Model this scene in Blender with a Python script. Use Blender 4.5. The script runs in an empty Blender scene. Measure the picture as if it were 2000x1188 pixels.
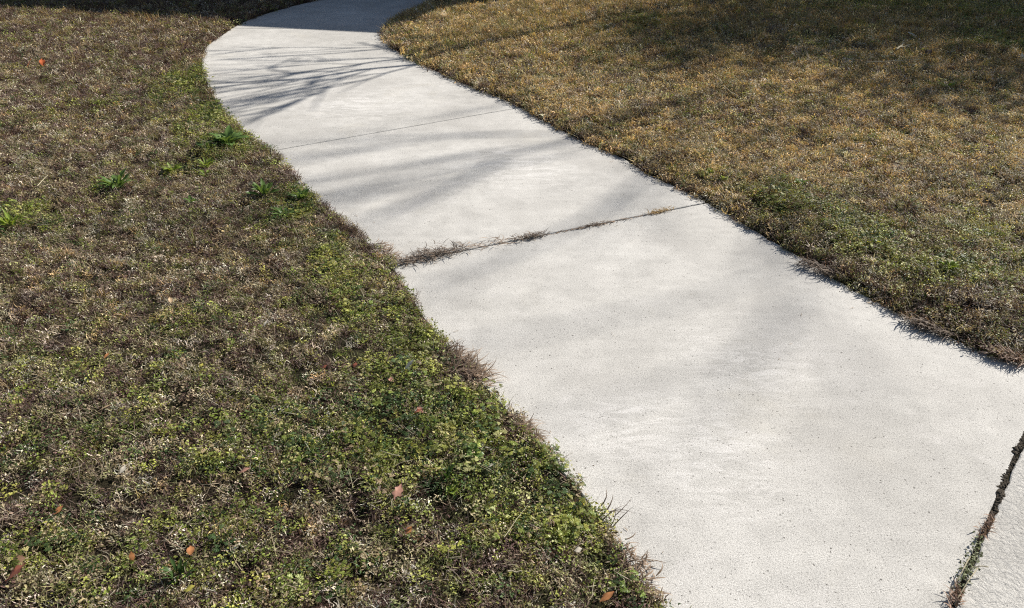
import bpy, math, random
import numpy as np

S = bpy.context.scene
COL = S.collection
rad = math.radians

# ------------------------------------------------------------------ camera
CAM_H, CAM_PITCH, FPX = 1.5, 30.0, 1500.0
cd = bpy.data.cameras.new('camera'); cam = bpy.data.objects.new('camera', cd); COL.objects.link(cam)
cam.location = (0, 0, CAM_H); cam.rotation_euler = (rad(90 - CAM_PITCH), 0, 0)
cd.sensor_width = 36; cd.lens = 27.0; cd.clip_start = 0.02; cd.clip_end = 1000
S.camera = cam

# ------------------------------------------------------------------ light
SUN_AZ, SUN_EL = 56.0, 36.0            # azimuth clockwise from +Y
W = bpy.data.worlds.new('World'); S.world = W; W.use_nodes = True
wn = W.node_tree.nodes
sky = wn.new('ShaderNodeTexSky'); sky.sky_type = 'NISHITA'; sky.sun_disc = False
sky.sun_elevation = rad(SUN_EL); sky.sun_rotation = rad(SUN_AZ)
W.node_tree.links.new(sky.outputs[0], wn['Background'].inputs[0])
wn['Background'].inputs[1].default_value = 0.05
sd_ = bpy.data.lights.new('sun', 'SUN'); sd_.energy = 4.6; sd_.angle = rad(0.53); sd_.color = (1.0, 0.945, 0.865)
sun = bpy.data.objects.new('sun', sd_); COL.objects.link(sun)
sun.rotation_euler = (rad(90 - SUN_EL), 0, rad(180 - SUN_AZ))
SV = np.array([math.sin(rad(SUN_AZ)), math.cos(rad(SUN_AZ))]) / math.tan(rad(SUN_EL))   # horizontal run per metre of height

S.view_settings.view_transform = 'Standard'; S.view_settings.look = 'None'
S.view_settings.gamma = 1; S.view_settings.use_curve_mapping = False
S.view_settings.exposure = 0.80
S.cycles.max_bounces = 6; S.cycles.diffuse_bounces = 3; S.cycles.glossy_bounces = 2
S.cycles.transmission_bounces = 4; S.cycles.transparent_max_bounces = 4
S.cycles.use_denoising = False
S.cycles.pixel_filter_type = 'BLACKMAN_HARRIS'; S.cycles.filter_width = 1.15

# ------------------------------------------------------------------ helpers
def at(px, py):
    """photo pixel -> point on the ground plane, metres"""
    p = rad(CAM_PITCH); x = (px - 1000) / FPX; y = -(py - 594) / FPX
    t = CAM_H / (math.sin(p) - y * math.cos(p))
    return np.array([x * t, (math.cos(p) + y * math.sin(p)) * t])

def tag(o, label=None, cat=None, group=None, kind=None):
    for k, v in (('label', label), ('category', cat), ('group', group), ('kind', kind)):
        if v: o[k] = v
    return o

def empty(name, loc=(0, 0, 0), rz=0.0):
    o = bpy.data.objects.new(name, None); COL.objects.link(o); o.location = loc; o.rotation_euler = (0, 0, rz)
    o.empty_display_size = 0.05
    return o

def mesh_obj(name, me, mat, parent=None, link=True):
    if mat and not me.materials: me.materials.append(mat)
    o = bpy.data.objects.new(name, me)
    if link: COL.objects.link(o)
    if parent: o.parent = parent
    return o

class MB:
    """collects verts / faces / per-vertex shade"""
    def __init__(s): s.v, s.f, s.c = [], [], []
    def add(s, vs, fs, c=1.0):
        b = len(s.v); s.v.extend([tuple(map(float, q)) for q in vs]); s.f.extend([tuple(b + i for i in f) for f in fs])
        s.c.extend(list(c) if hasattr(c, '__len__') else [c] * len(vs))
    def box(s, c, d, rz=0.0, col=1.0):
        cs, sn = math.cos(rz), math.sin(rz); vs = []
        for i in (-1, 1):
            for j in (-1, 1):
                for k in (-1, 1):
                    x, y, z = i * d[0] / 2, j * d[1] / 2, k * d[2] / 2
                    vs.append((c[0] + x * cs - y * sn, c[1] + x * sn + y * cs, c[2] + z))
        s.add(vs, [(0, 1, 3, 2), (4, 6, 7, 5), (0, 4, 5, 1), (2, 3, 7, 6), (0, 2, 6, 4), (1, 5, 7, 3)], col)
    def tube(s, pts, rs, n=5, col=1.0):
        pts = np.asarray(pts, float); m = len(pts)
        t = np.gradient(pts, axis=0); t /= np.linalg.norm(t, axis=1)[:, None] + 1e-9
        up = np.array([0, 0, 1.0]) if abs(t[0][2]) < .8 else np.array([1.0, 0, 0])
        vs = []
        for i in range(m):
            a = np.cross(t[i], up); a /= np.linalg.norm(a) + 1e-9; b = np.cross(t[i], a); up = np.cross(a, t[i])
            for k in range(n):
                an = 2 * math.pi * k / n; vs.append(pts[i] + rs[i] * (a * math.cos(an) + b * math.sin(an)))
        fs = [(i * n + k, i * n + (k + 1) % n, (i + 1) * n + (k + 1) % n, (i + 1) * n + k) for i in range(m - 1) for k in range(n)]
        fs += [tuple(range(n))[::-1], tuple((m - 1) * n + k for k in range(n))]
        s.add(vs, fs, col)
    def mesh(s, name, smooth=False):
        me = bpy.data.meshes.new(name); me.from_pydata(s.v, [], s.f); me.update()
        a = me.attributes.new('shade', 'FLOAT', 'POINT'); a.data.foreach_set('value', np.array(s.c, np.float32))
        if smooth: me.polygons.foreach_set('use_smooth', [True] * len(me.polygons))
        return me
    def build(s, name, mat, parent=None, smooth=False): return mesh_obj(name, s.mesh(name, smooth), mat, parent)

# value noise in numpy
def _hash(ix, iy, seed):
    h = (ix.astype(np.int64) * 374761393 + iy.astype(np.int64) * 668265263 + seed * 1442695041) & 0xffffffff
    h = ((h ^ (h >> 13)) * 1274126177) & 0xffffffff
    return ((h ^ (h >> 16)) & 0xffff) / 65535.0
def vnoise(x, y, f, seed=0):
    x = np.asarray(x, float) * f + 100; y = np.asarray(y, float) * f + 100
    ix, iy = np.floor(x), np.floor(y); fx, fy = x - ix, y - iy
    fx = fx * fx * (3 - 2 * fx); fy = fy * fy * (3 - 2 * fy)
    a = _hash(ix, iy, seed); b = _hash(ix + 1, iy, seed); c = _hash(ix, iy + 1, seed); d = _hash(ix + 1, iy + 1, seed)
    return (a * (1 - fx) + b * fx) * (1 - fy) + (c * (1 - fx) + d * fx) * fy
def fbm(x, y, f, seed=0, o=3):
    r, a, t = 0, 1.0, 0
    for i in range(o): r = r + a * vnoise(x, y, f * 2 ** i, seed + i * 17); t += a; a *= .5
    return r / t
def sstep(a, b, x):
    t = np.clip((np.asarray(x, float) - a) / (b - a), 0, 1); return t * t * (3 - 2 * t)

# ------------------------------------------------------------------ materials
def new_mat(name):
    m = bpy.data.materials.new(name); m.use_nodes = True; nt = m.node_tree
    return m, nt, nt.nodes, nt.links, nt.nodes['Principled BSDF']
def N(nt, t, **kw):
    n = nt.nodes.new(t)
    for k, v in kw.items(): setattr(n, k, v)
    return n
def noise(nt, vec, scale, detail=3, rough=.55, dist=0):
    n = N(nt, 'ShaderNodeTexNoise'); n.inputs['Scale'].default_value = scale; n.inputs['Detail'].default_value = detail
    n.inputs['Roughness'].default_value = rough; n.inputs['Distortion'].default_value = dist
    nt.links.new(vec, n.inputs['Vector']); return n.outputs['Fac']
def ramp(nt, fac, stops):
    r = N(nt, 'ShaderNodeValToRGB'); e = r.color_ramp.elements
    while len(e) < len(stops): e.new(0.5)
    for i, (p, c) in enumerate(stops): e[i].position = p; e[i].color = (*c, 1) if hasattr(c, '__len__') else (c, c, c, 1)
    nt.links.new(fac, r.inputs[0]); return r.outputs[0]
def mix(nt, fac, a, b, mode='MIX'):
    m = N(nt, 'ShaderNodeMix', data_type='RGBA', blend_type=mode)
    for sck, v in ((0, fac), (6, a), (7, b)):
        if hasattr(v, 'links'): nt.links.new(v, m.inputs[sck])
        else: m.inputs[sck].default_value = v if sck == 0 else (*v, 1)
    return m.outputs[2]
def math_(nt, op, a, b=None, clamp=False):
    m = N(nt, 'ShaderNodeMath', operation=op); m.use_clamp = clamp
    for i, v in enumerate((a, b)):
        if v is None: continue
        if hasattr(v, 'links'): nt.links.new(v, m.inputs[i])
        else: m.inputs[i].default_value = v
    return m.outputs[0]
def objvec(nt, world=True):
    if world: return N(nt, 'ShaderNodeNewGeometry').outputs['Position']
    return N(nt, 'ShaderNodeTexCoord').outputs['Object']

def concrete_mat(name, rough=False):
    m, nt, nn, L, P = new_mat(name); v = objvec(nt)
    big = noise(nt, v, .9, 3, .5, .4); mid = noise(nt, v, 4.5, 4, .6, .3); spot = noise(nt, v, 16, 4, .65)
    st = N(nt, 'ShaderNodeMapping'); st.inputs['Rotation'].default_value = (0, 0, rad(-20)); st.inputs['Scale'].default_value = (1, 7, 1)
    L.new(v, st.inputs[0]); streak = noise(nt, st.outputs[0], 2.2, 4, .6)
    c = ramp(nt, big, [(.30, (.408, .396, .368)), (.5, (.462, .449, .420)), (.70, (.508, .495, .464))])
    c = mix(nt, .50, c, ramp(nt, mid, [(.30, .38), (.5, .5), (.72, .60)]), 'OVERLAY')
    c = mix(nt, .22, c, ramp(nt, streak, [(.32, .36), (.55, .5), (.7, .60)]), 'OVERLAY')
    c = mix(nt, .25, c, ramp(nt, spot, [(.3, .34), (.5, .5), (.7, .62)]), 'OVERLAY')
    # warm and greenish stains
    s1 = ramp(nt, noise(nt, v, 1.7, 4, .65, .6), [(.58, 0.), (.75, 1.)])
    c = mix(nt, math_(nt, 'MULTIPLY', s1, .16), c, (.47, .42, .30))
    # pale laitance smears near the worn middle
    s2 = ramp(nt, noise(nt, v, 2.6, 6, .7, 1.5), [(.57, 0.), (.68, 1.)])
    c = mix(nt, math_(nt, 'MULTIPLY', s2, .38), c, (.56, .54, .515))
    # worn patches where the skin has gone: paler, scratchy, more sand showing
    worn = None
    for px_, py_, r_ in ((1500, 690, .42), (1230, 820, .30), (1420, 900, .34), (1020, 330, .5), (700, 200, .7)):
        q_ = at(px_, py_); vd = N(nt, 'ShaderNodeVectorMath', operation='DISTANCE'); L.new(v, vd.inputs[0]); vd.inputs[1].default_value = (q_[0], q_[1], 0)
        w_ = ramp(nt, math_(nt, 'DIVIDE', vd.outputs['Value'], r_), [(.05, 1.), (1., 0.)]); worn = w_ if worn is None else math_(nt, 'MAXIMUM', worn, w_)
    sm = N(nt, 'ShaderNodeMapping'); sm.inputs['Rotation'].default_value = (0, 0, rad(-38)); sm.inputs['Scale'].default_value = (1, 3.2, 1); L.new(v, sm.inputs[0])
    scr = ramp(nt, noise(nt, sm.outputs[0], 7, 7, .78, .8), [(.46, 0.), (.60, 1.)])
    c = mix(nt, math_(nt, 'MULTIPLY', math_(nt, 'MULTIPLY', worn, scr), .8), c, (.64, .62, .59))
    c = mix(nt, math_(nt, 'MULTIPLY', ramp(nt, noise(nt, v, 1.35, 2, .5, .2), [(.48, 0.), (.64, 1.)]), .42), c, (.355, .342, .318))
    # sand grain: pale and dark grains
    g1 = noise(nt, v, 330, 2, .7); g2 = noise(nt, v, 140, 3, .7)
    c = mix(nt, .78 if not rough else .6, c, ramp(nt, g1, [(.30, .10), (.45, .48), (.56, .54), (.72, .84)]), 'OVERLAY')
    c = mix(nt, .70, c, ramp(nt, g2, [(.28, .12), (.41, .5), (.72, .60)]), 'OVERLAY')
    # pores and dark aggregate specks
    vo = N(nt, 'ShaderNodeTexVoronoi'); vo.inputs['Scale'].default_value = 95; L.new(v, vo.inputs['Vector'])
    wn_ = N(nt, 'ShaderNodeTexWhiteNoise', noise_dimensions='3D'); L.new(vo.outputs['Position'], wn_.inputs[0])
    sel = math_(nt, 'MULTIPLY', math_(nt, 'GREATER_THAN', wn_.outputs['Value'], .45),
                math_(nt, 'MAXIMUM', ramp(nt, noise(nt, v, 3.5, 3), [(.38, .25), (.58, 1.)]), math_(nt, 'MULTIPLY', worn, .95)))
    rsz = math_(nt, 'MULTIPLY', math_(nt, 'POWER', wn_.outputs['Value'], 5.0), .27)
    pit = math_(nt, 'MULTIPLY', sel, math_(nt, 'LESS_THAN', vo.outputs['Distance'], rsz))
    c = mix(nt, math_(nt, 'MULTIPLY', pit, .8), c, (.07, .062, .055))
    L.new(c, P.inputs['Base Color']); P.inputs['Roughness'].default_value = .88; P.inputs['Specular IOR Level'].default_value = .25
    h = math_(nt, 'ADD', math_(nt, 'MULTIPLY', g1, .0010), math_(nt, 'MULTIPLY', g2, .0009))
    h = math_(nt, 'ADD', h, math_(nt, 'MULTIPLY', spot, .0012))
    h = math_(nt, 'SUBTRACT', h, math_(nt, 'MULTIPLY', pit, .0022))
    if rough:
        rr = ramp(nt, noise(nt, v, 55, 5, .7, .5), [(.36, 0.), (.58, 1.)])
        h = math_(nt, 'ADD', h, math_(nt, 'MULTIPLY', rr, .0020))
    b = N(nt, 'ShaderNodeBump'); b.inputs['Strength'].default_value = .9; b.inputs['Distance'].default_value = 1.0
    L.new(h, b.inputs['Height']); L.new(b.outputs[0], P.inputs['Normal'])
    return m
M_CONC = concrete_mat('concrete'); M_ROUGH = concrete_mat('rough_concrete', True)  # coarser

def soil_mat():
    m, nt, nn, L, P = new_mat('soil'); v = objvec(nt)
    a = noise(nt, v, 60, 5, .7); b_ = noise(nt, v, 1.2, 4, .6)
    c = ramp(nt, a, [(.35, (.012, .009, .006)), (.6, (.035, .026, .018)), (.8, (.09, .07, .05))])
    c = mix(nt, ramp(nt, b_, [(.45, 0.), (.6, .35)]), c, (.045, .055, .02))
    L.new(c, P.inputs['Base Color']); P.inputs['Roughness'].default_value = 1; P.inputs['Specular IOR Level'].default_value = .1
    b = N(nt, 'ShaderNodeBump'); b.inputs['Distance'].default_value = .02; L.new(a, b.inputs['Height']); L.new(b.outputs[0], P.inputs['Normal'])
    return m
M_SOIL = soil_mat()

def leafy_mat(name, color=None, trans=.35, rough=.5, instanced=False, vein=False):
    """blade / leaf: reflects on one side, lets light through from behind"""
    m, nt, nn, L, P = new_mat(name)
    sh = N(nt, 'ShaderNodeAttribute', attribute_name='shade').outputs['Fac']
    if instanced:
        base = N(nt, 'ShaderNodeAttribute', attribute_name='tint', attribute_type='INSTANCER').outputs['Color']
    else:
        v = objvec(nt, False)
        base = mix(nt, noise(nt, v, 60 if not vein else 120, 3), [x * .7 for x in color], [min(1, x * 1.3) for x in color])
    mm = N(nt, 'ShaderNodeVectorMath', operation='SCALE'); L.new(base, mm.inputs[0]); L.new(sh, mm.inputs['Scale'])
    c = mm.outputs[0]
    L.new(c, P.inputs['Base Color']); P.inputs['Roughness'].default_value = rough; P.inputs['Specular IOR Level'].default_value = .22
    t = N(nt, 'ShaderNodeBsdfTranslucent')
    tc = mix(nt, 1.0, c, (1.25, 1.15, .65), 'MULTIPLY'); L.new(tc, t.inputs[0])
    ms = N(nt, 'ShaderNodeMixShader'); ms.inputs[0].default_value = trans
    L.new(P.outputs[0], ms.inputs[1]); L.new(t.outputs[0], ms.inputs[2])
    L.new(ms.outputs[0], nt.nodes['Material Output'].inputs[0])
    return m
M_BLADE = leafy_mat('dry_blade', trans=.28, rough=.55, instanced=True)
M_WEED = leafy_mat('weed_leaf', trans=.36, rough=.42, instanced=True)

def plain_mat(name, color, rough=.8, bump=0, scale=20):
    m, nt, nn, L, P = new_mat(name); v = objvec(nt, False); a = noise(nt, v, scale, 4, .6)
    c = mix(nt, a, [x * .65 for x in color], [min(1, x * 1.35) for x in color]); L.new(c, P.inputs['Base Color'])
    P.inputs['Roughness'].default_value = rough
    if bump:
        b = N(nt, 'ShaderNodeBump'); b.inputs['Distance'].default_value = bump; L.new(a, b.inputs['Height']); L.new(b.outputs[0], P.inputs['Normal'])
    return m
M_BARK = plain_mat('bark', (.16, .125, .095), .9, .02, 25)
M_TWIG = plain_mat('twig_bark', (.20, .15, .10), .8, .002, 120)

# ------------------------------------------------------------------ outline of the walk
LEFT_PX = [(700, -40), (625, 0), (575, 11), (540, 21), (500, 33), (478, 42), (455, 54), (432, 70), (405, 88), (396, 104), (393, 122), (396, 150), (408, 178),
           (430, 212), (460, 245), (495, 275), (530, 296), (560, 336), (600, 376), (640, 412), (690, 452), (735, 492), (765, 522),
           (792, 566), (818, 612), (852, 658), (895, 705), (935, 745), (975, 790), (1030, 845), (1066, 888), (1104, 932), (1142, 972),
           (1175, 1020), (1204, 1070), (1240, 1130), (1278, 1188)]
RIGHT_PX = [(900, -40), (860, 0), (810, 24), (785, 36), (765, 47), (753, 58), (750, 70), (757, 84), (772, 97), (820, 124), (880, 152), (960, 184), (1018, 208),
            (1062, 235), (1112, 262), (1160, 286), (1215, 306), (1272, 344), (1335, 370), (1392, 401), (1442, 428), (1500, 466), (1556, 495),
            (1620, 540), (1700, 582), (1775, 622), (1850, 655), (1905, 680), (1970, 706), (2000, 716)]
LE = np.array([(-2.1, 12.3)] + [tuple(at(*p)) for p in LEFT_PX] + [(.53, .99), (.70, .815)])
RE = np.array([(-.6, 11.95)] + [tuple(at(*p)) for p in RIGHT_PX] + [(1.87, 2.185)])
def resample(P, step):
    P = np.asarray(P, float); d = np.r_[0, np.cumsum(np.linalg.norm(np.diff(P, axis=0), axis=1))]
    n = max(2, int(d[-1] / step) + 1); t = np.linspace(0, d[-1], n)
    # smooth: Catmull-like by interpolating then blurring
    q = np.c_[np.interp(t, d, P[:, 0]), np.interp(t, d, P[:, 1])]
    return q
def smooth(q, k):
    for _ in range(k): q[1:-1] = q[1:-1] * .5 + (q[:-2] + q[2:]) * .25
    return q
LE = smooth(resample(LE, .025), 14); RE = smooth(resample(RE, .025), 14)
PATH = np.vstack([LE, RE[::-1]])
# driveway slab beyond the last joint, parallel to it
JA, JB = np.array([.70, .815]), np.array([1.87, 2.185]); JD = (JB - JA) / np.linalg.norm(JB - JA); JN = np.array([JD[1], -JD[0]])
DRIVE = np.array([JA - JD * 4, JA + JD * 4.5 + 0 * JN, JA + JD * 4.5 + JN * 3.4, JA - JD * 4 + JN * 3.4])

def inside(P, x, y):
    r = np.zeros(x.shape, bool); n = len(P)
    for i in range(n):
        x0, y0 = P[i]; x1, y1 = P[(i + 1) % n]
        if y0 == y1: continue
        c = ((y0 > y) != (y1 > y)) & (x < (x1 - x0) * (y - y0) / (y1 - y0) + x0); r ^= c
    return r
def dist_poly(Q, x, y, closed=False):
    Q = np.asarray(Q); best = np.full(x.shape, 1e9)
    idx = range(len(Q) if closed else len(Q) - 1)
    for i in idx:
        a, b = Q[i], Q[(i + 1) % len(Q)]; d = b - a; l = d @ d + 1e-12
        t = np.clip(((x - a[0]) * d[0] + (y - a[1]) * d[1]) / l, 0, 1)
        best = np.minimum(best, (x - a[0] - t * d[0]) ** 2 + (y - a[1] - t * d[1]) ** 2)
    return np.sqrt(best)
LEc, REc = LE[::3], RE[::3]
PATHc = np.vstack([LEc, REc[::-1]])
def fields(x, y):
    """signed distance to hard surface (+ outside) and side (+1 right lawn, -1 left lawn)"""
    x = np.asarray(x, float); y = np.asarray(y, float)
    dl, dr = dist_poly(LEc, x, y), dist_poly(REc, x, y)
    ins = inside(PATHc, x, y)
    sd = np.minimum(dl, dr) * np.where(ins, -1, 1)
    dd = dist_poly(DRIVE, x, y, True) * np.where(inside(DRIVE, x, y), -1, 1)
    side = np.where(dr < dl, 1.0, -1.0)
    return np.minimum(sd, dd), side
def height(x, y, sd=None, side=None):
    if sd is None: sd, side = fields(x, y)
    n = (fbm(x, y, 2.2, 5) - .5) * .05 + (fbm(x, y, 9, 8, 2) - .5) * .022
    up = sstep(0.0, .10, sd)
    right = .020 * sstep(-.01, .05, sd) + .022 * sstep(.03, .25, sd) + .05 * sstep(.2, 3, sd)
    left = .004 + .016 * sstep(0, .3, sd) + .01 * sstep(.3, 2, sd)
    z = np.where(side > 0, right, left) + n * up
    z = np.where(sd < 0, -.007, z * sstep(-.005, .02, sd) - .007 * (1 - sstep(-.005, .02, sd)))
    j3 = dist_poly(np.array([JA - JD * .03, JB]), np.asarray(x, float), np.asarray(y, float))
    return np.where(j3 < .13, -.007, z)

# ------------------------------------------------------------------ ground: one sheet to the horizon
def axis(lo, hi, step, far):
    a = list(np.arange(lo, hi + 1e-6, step)); s = step
    while a[-1] < far: s *= 1.35; a.append(a[-1] + s)
    s = step
    while a[0] > -far: s *= 1.35; a.insert(0, a[0] - s)
    return np.array(a)
gx, gy = axis(-9, 9, .05, 260), axis(.2, 14, .04, 260)
X, Y = np.meshgrid(gx, gy); Xf, Yf = X.ravel(), Y.ravel()
Z = np.zeros(Xf.shape) + .02
near = (abs(Xf) < 12) & (Yf > -3) & (Yf < 17)
Z[near] = height(Xf[near], Yf[near])
nx, ny = len(gx), len(gy)
me = bpy.data.meshes.new('ground'); me.vertices.add(nx * ny); me.vertices.foreach_set('co', np.c_[Xf, Yf, Z].astype(np.float32).ravel())
i = (np.arange(ny - 1)[:, None] * nx + np.arange(nx - 1)[None]).ravel()
q = np.c_[i, i + 1, i + 1 + nx, i + nx].astype(np.int32)
me.loops.add(q.size); me.loops.foreach_set('vertex_index', q.ravel()); me.polygons.add(len(q))
me.polygons.foreach_set('loop_start', np.arange(0, q.size, 4, dtype=np.int32)); me.update(calc_edges=True); me.validate()
tag(mesh_obj('ground', me, M_SOIL), kind='structure')

# ------------------------------------------------------------------ the slabs
def slab(name, poly, mat, parent, label=None, top=0.0, jitter=.0015, seed=0):
    q = resample(np.vstack([poly, poly[:1]]), .02)[:-1]
    x, y = q[:, 0], q[:, 1]; area = .5 * np.sum(x * np.roll(y, -1) - np.roll(x, -1) * y)
    if area < 0: q = q[::-1]
    t = np.roll(q, -1, 0) - np.roll(q, 1, 0); t /= np.linalg.norm(t, axis=1)[:, None] + 1e-9
    nin = np.c_[-t[:, 1], t[:, 0]]
    j = ((fbm(q[:, 0], q[:, 1], 28, 3 + seed, 3) - .5) * 2 * jitter)[:, None]
    q = q + nin * (jitter + j)
    n = len(q); rings = []
    for off, z in ((0, -.12), (0, -.006), (.0015, -.002), (.0045, 0)):
        p = q + nin * off; rings.append(np.c_[p, np.full(n, z + top)])
    vs = np.vstack(rings); fs = []
    for r in range(3):
        for k in range(n): fs.append((r * n + k, r * n + (k + 1) % n, (r + 1) * n + (k + 1) % n, (r + 1) * n + k))
    fs.append(tuple(3 * n + k for k in range(n)))
    me = bpy.data.meshes.new(name); me.from_pydata([tuple(v) for v in vs], [], fs); me.update()
    o = mesh_obj(name, me, mat, parent)
    if label: o['label'] = label
    return o
def cut(E, p):   # index of outline point nearest to p
    return int(np.argmin(np.linalg.norm(E - np.asarray(p), axis=1)))
J0 = (at(452, 55), at(752, 58)); J1 = (at(530, 294), at(1018, 209)); J2 = (at(765, 518), at(1390, 396)); J3 = (JA, JB)
path = tag(empty('path'), kind='structure')
cutsL = [0] + [cut(LE, j[0]) for j in (J0, J1, J2)] + [len(LE) - 1]
cutsR = [0] + [cut(RE, j[1]) for j in (J0, J1, J2)] + [len(RE) - 1]
gaps = [0, .004, .0032, .0026, .003]
for k in range(4):
    l = LE[cutsL[k]:cutsL[k + 1] + 1].copy(); r = RE[cutsR[k]:cutsR[k + 1] + 1].copy()
    # pull the ends in by half a joint
    for E in (l, r):
        d0 = E[1] - E[0]; d0 /= np.linalg.norm(d0); d1 = E[-2] - E[-1]; d1 /= np.linalg.norm(d1)
        E[0] += d0 * gaps[k]; E[-1] += d1 * gaps[k + 1]
    poly = np.vstack([l, r[::-1]])
    slab('slab', poly, M_CONC, path, seed=k, jitter=.0015 if k < 3 else .0025)
drv = DRIVE.copy()
slab('driveway', drv, M_ROUGH, None, seed=9, jitter=.006)
bpy.data.objects['driveway']['kind'] = 'structure'

# ------------------------------------------------------------------ grass prototypes (kept out of the scene, used as instances)
rng = np.random.default_rng(7)
def ribbon(mb, base, head, tilt0, tilt1, length, width, seg, shade, twist=0.0, fold=False):
    pts = []; p = np.array(base, float); d = length / seg
    h = head
    for k in range(seg + 1):
        pts.append(p.copy()); t = tilt0 + (tilt1 - tilt0) * (k + .5) / seg; h += twist / seg
        p = p + d * np.array([math.sin(t) * math.cos(h), math.sin(t) * math.sin(h), math.cos(t)])
    vs = []; cs = []
    for k, p in enumerate(pts):
        u = k / seg; w = width * (1 - u ** 2.2) * .5 + width * .04
        ro = head + twist * u + math.pi / 2
        s = np.array([math.cos(ro), math.sin(ro), .25 * math.sin(head * 3 + u * 2)]) * w
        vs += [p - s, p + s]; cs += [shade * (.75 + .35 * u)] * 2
    mb.add(vs, [(2 * k, 2 * k + 1, 2 * k + 3, 2 * k + 2) for k in range(seg)], cs)
def leaflet(mb, c, head, tilt, L, Wd, shade, roll=0.0):
    """small pointed oval leaf, slightly folded"""
    f = np.array([math.cos(head) * math.cos(tilt), math.sin(head) * math.cos(tilt), math.sin(tilt)])
    s = np.array([-math.sin(head), math.cos(head), math.sin(roll)]); s /= np.linalg.norm(s); u = np.cross(f, s)
    c = np.asarray(c, float)
    vs = [c, c + f * L * .4 - s * Wd * .5 + u * Wd * .15, c + f * L * .45, c + f * L * .4 + s * Wd * .5 + u * Wd * .15, c + f * L * .85 - s * Wd * .3, c + f * L - u * L * .1, c + f * L * .85 + s * Wd * .3]
    mb.add(vs, [(0, 2, 1), (0, 3, 2), (1, 2, 5, 4), (2, 3, 6, 5)], shade)
def proto(name, mb, mat, coll):
    coll.objects.link(mesh_obj(name, mb.mesh(name), mat, link=False))
def coll(name): return bpy.data.collections.new(name)

U = rng.uniform
c_dry = coll('dry_tufts')
for k in range(8):
    mb = MB()
    for _ in range(21):
        r, a = .022 * math.sqrt(U()), U(0, 6.28)
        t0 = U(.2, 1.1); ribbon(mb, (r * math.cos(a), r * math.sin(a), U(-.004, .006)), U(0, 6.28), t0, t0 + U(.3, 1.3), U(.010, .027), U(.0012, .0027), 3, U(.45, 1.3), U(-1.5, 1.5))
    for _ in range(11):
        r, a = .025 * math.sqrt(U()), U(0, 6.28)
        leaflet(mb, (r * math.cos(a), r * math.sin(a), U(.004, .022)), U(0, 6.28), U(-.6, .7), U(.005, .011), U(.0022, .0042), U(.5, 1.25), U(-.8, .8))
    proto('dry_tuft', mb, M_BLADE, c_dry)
c_tall = coll('tall_tufts')
for k in range(5):
    mb = MB()
    for _ in range(13):
        r, a = .018 * math.sqrt(U()), U(0, 6.28)
        t0 = U(.0, .5); ribbon(mb, (r * math.cos(a), r * math.sin(a), -.003), U(0, 6.28), t0, t0 + U(.2, 1.2), U(.035, .075), U(.0013, .0024), 4, U(.5, 1.2), U(-.8, .8))
    proto('tall_tuft', mb, M_BLADE, c_tall)
c_straw = coll('straws')
for k in range(5):
    mb = MB()
    for _ in range(2 + k % 2):
        t0 = U(.9, 1.4); ribbon(mb, (U(-.02, .02), U(-.02, .02), U(.006, .02)), U(0, 6.28), t0, t0 + U(-.1, .5), U(.025, .06), U(.0009, .0016), 5, U(.6, 1.1), U(-.9, .9))
    proto('straw', mb, M_BLADE, c_straw)
c_creep = coll('creepers')
for k in range(7):
    mb = MB()
    for _ in range(26):
        r, a = .028 * math.sqrt(U()), U(0, 6.28); z = U(.004, .026)
        leaflet(mb, (r * math.cos(a), r * math.sin(a), z), U(0, 6.28), U(-.5, .6), U(.0048, .0098), U(.0032, .0062), U(.5, 1.4), U(-.6, .6))
    for _ in range(5):
        r, a = .022 * math.sqrt(U()), U(0, 6.28)
        t0 = U(.3, 1.1); ribbon(mb, (r * math.cos(a), r * math.sin(a), 0), U(0, 6.28), t0, t0 + U(.2, 1.0), U(.012, .03), U(.001, .002), 2, U(.4, .9), 0)
    proto('creeper', mb, M_WEED, c_creep)
def palmate(mb, c, head, tilt, R, shade, lobes=5):
    for i in range(lobes):
        an = head + (i - (lobes - 1) / 2) * (2.1 / max(1, lobes - 1)) * 1.15
        L = R * (1 - .10 * abs(i - (lobes - 1) / 2)) * U(.85, 1.1)
        f = np.array([math.cos(an), math.sin(an), math.tan(tilt) * math.cos(an - head)])
        f /= np.linalg.norm(f)
        s = np.array([-math.sin(an), math.cos(an), 0])
        w = R * .17; c = np.asarray(c, float); z = np.array([0, 0, 1.0])
        e = c + f * L
        vs = [c, c + f * L * .55 - s * w * .75, c + f * L * .6 + z * w * .25, c + f * L * .55 + s * w * .75,
              e - s * w * 1.05 - f * L * .12, e - f * L * .02, e + s * w * 1.05 - f * L * .12, c + f * L * 1.08 - z * w * .4]
        mb.add(vs, [(0, 2, 1), (0, 3, 2), (1, 2, 5, 4), (2, 3, 6, 5), (4, 5, 7), (5, 6, 7)], shade * U(.85, 1.15))
c_palm = coll('lobed_weeds')
for k in range(6):
    mb = MB()
    for _ in range(int(U(5, 9))):
        a = U(0, 6.28); r = U(.008, .032); z = U(.008, .030); b = np.array([r * math.cos(a), r * math.sin(a), z])
        ribbon(mb, (0, 0, 0), a, .5, math.atan2(r, z) + .3, math.hypot(r, z), .0012, 2, .7)
        palmate(mb, b, a + U(-.5, .5), U(-.45, .25), U(.007, .0135), U(.6, 1.35))
    proto('lobed_weed', mb, M_WEED, c_palm)

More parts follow.
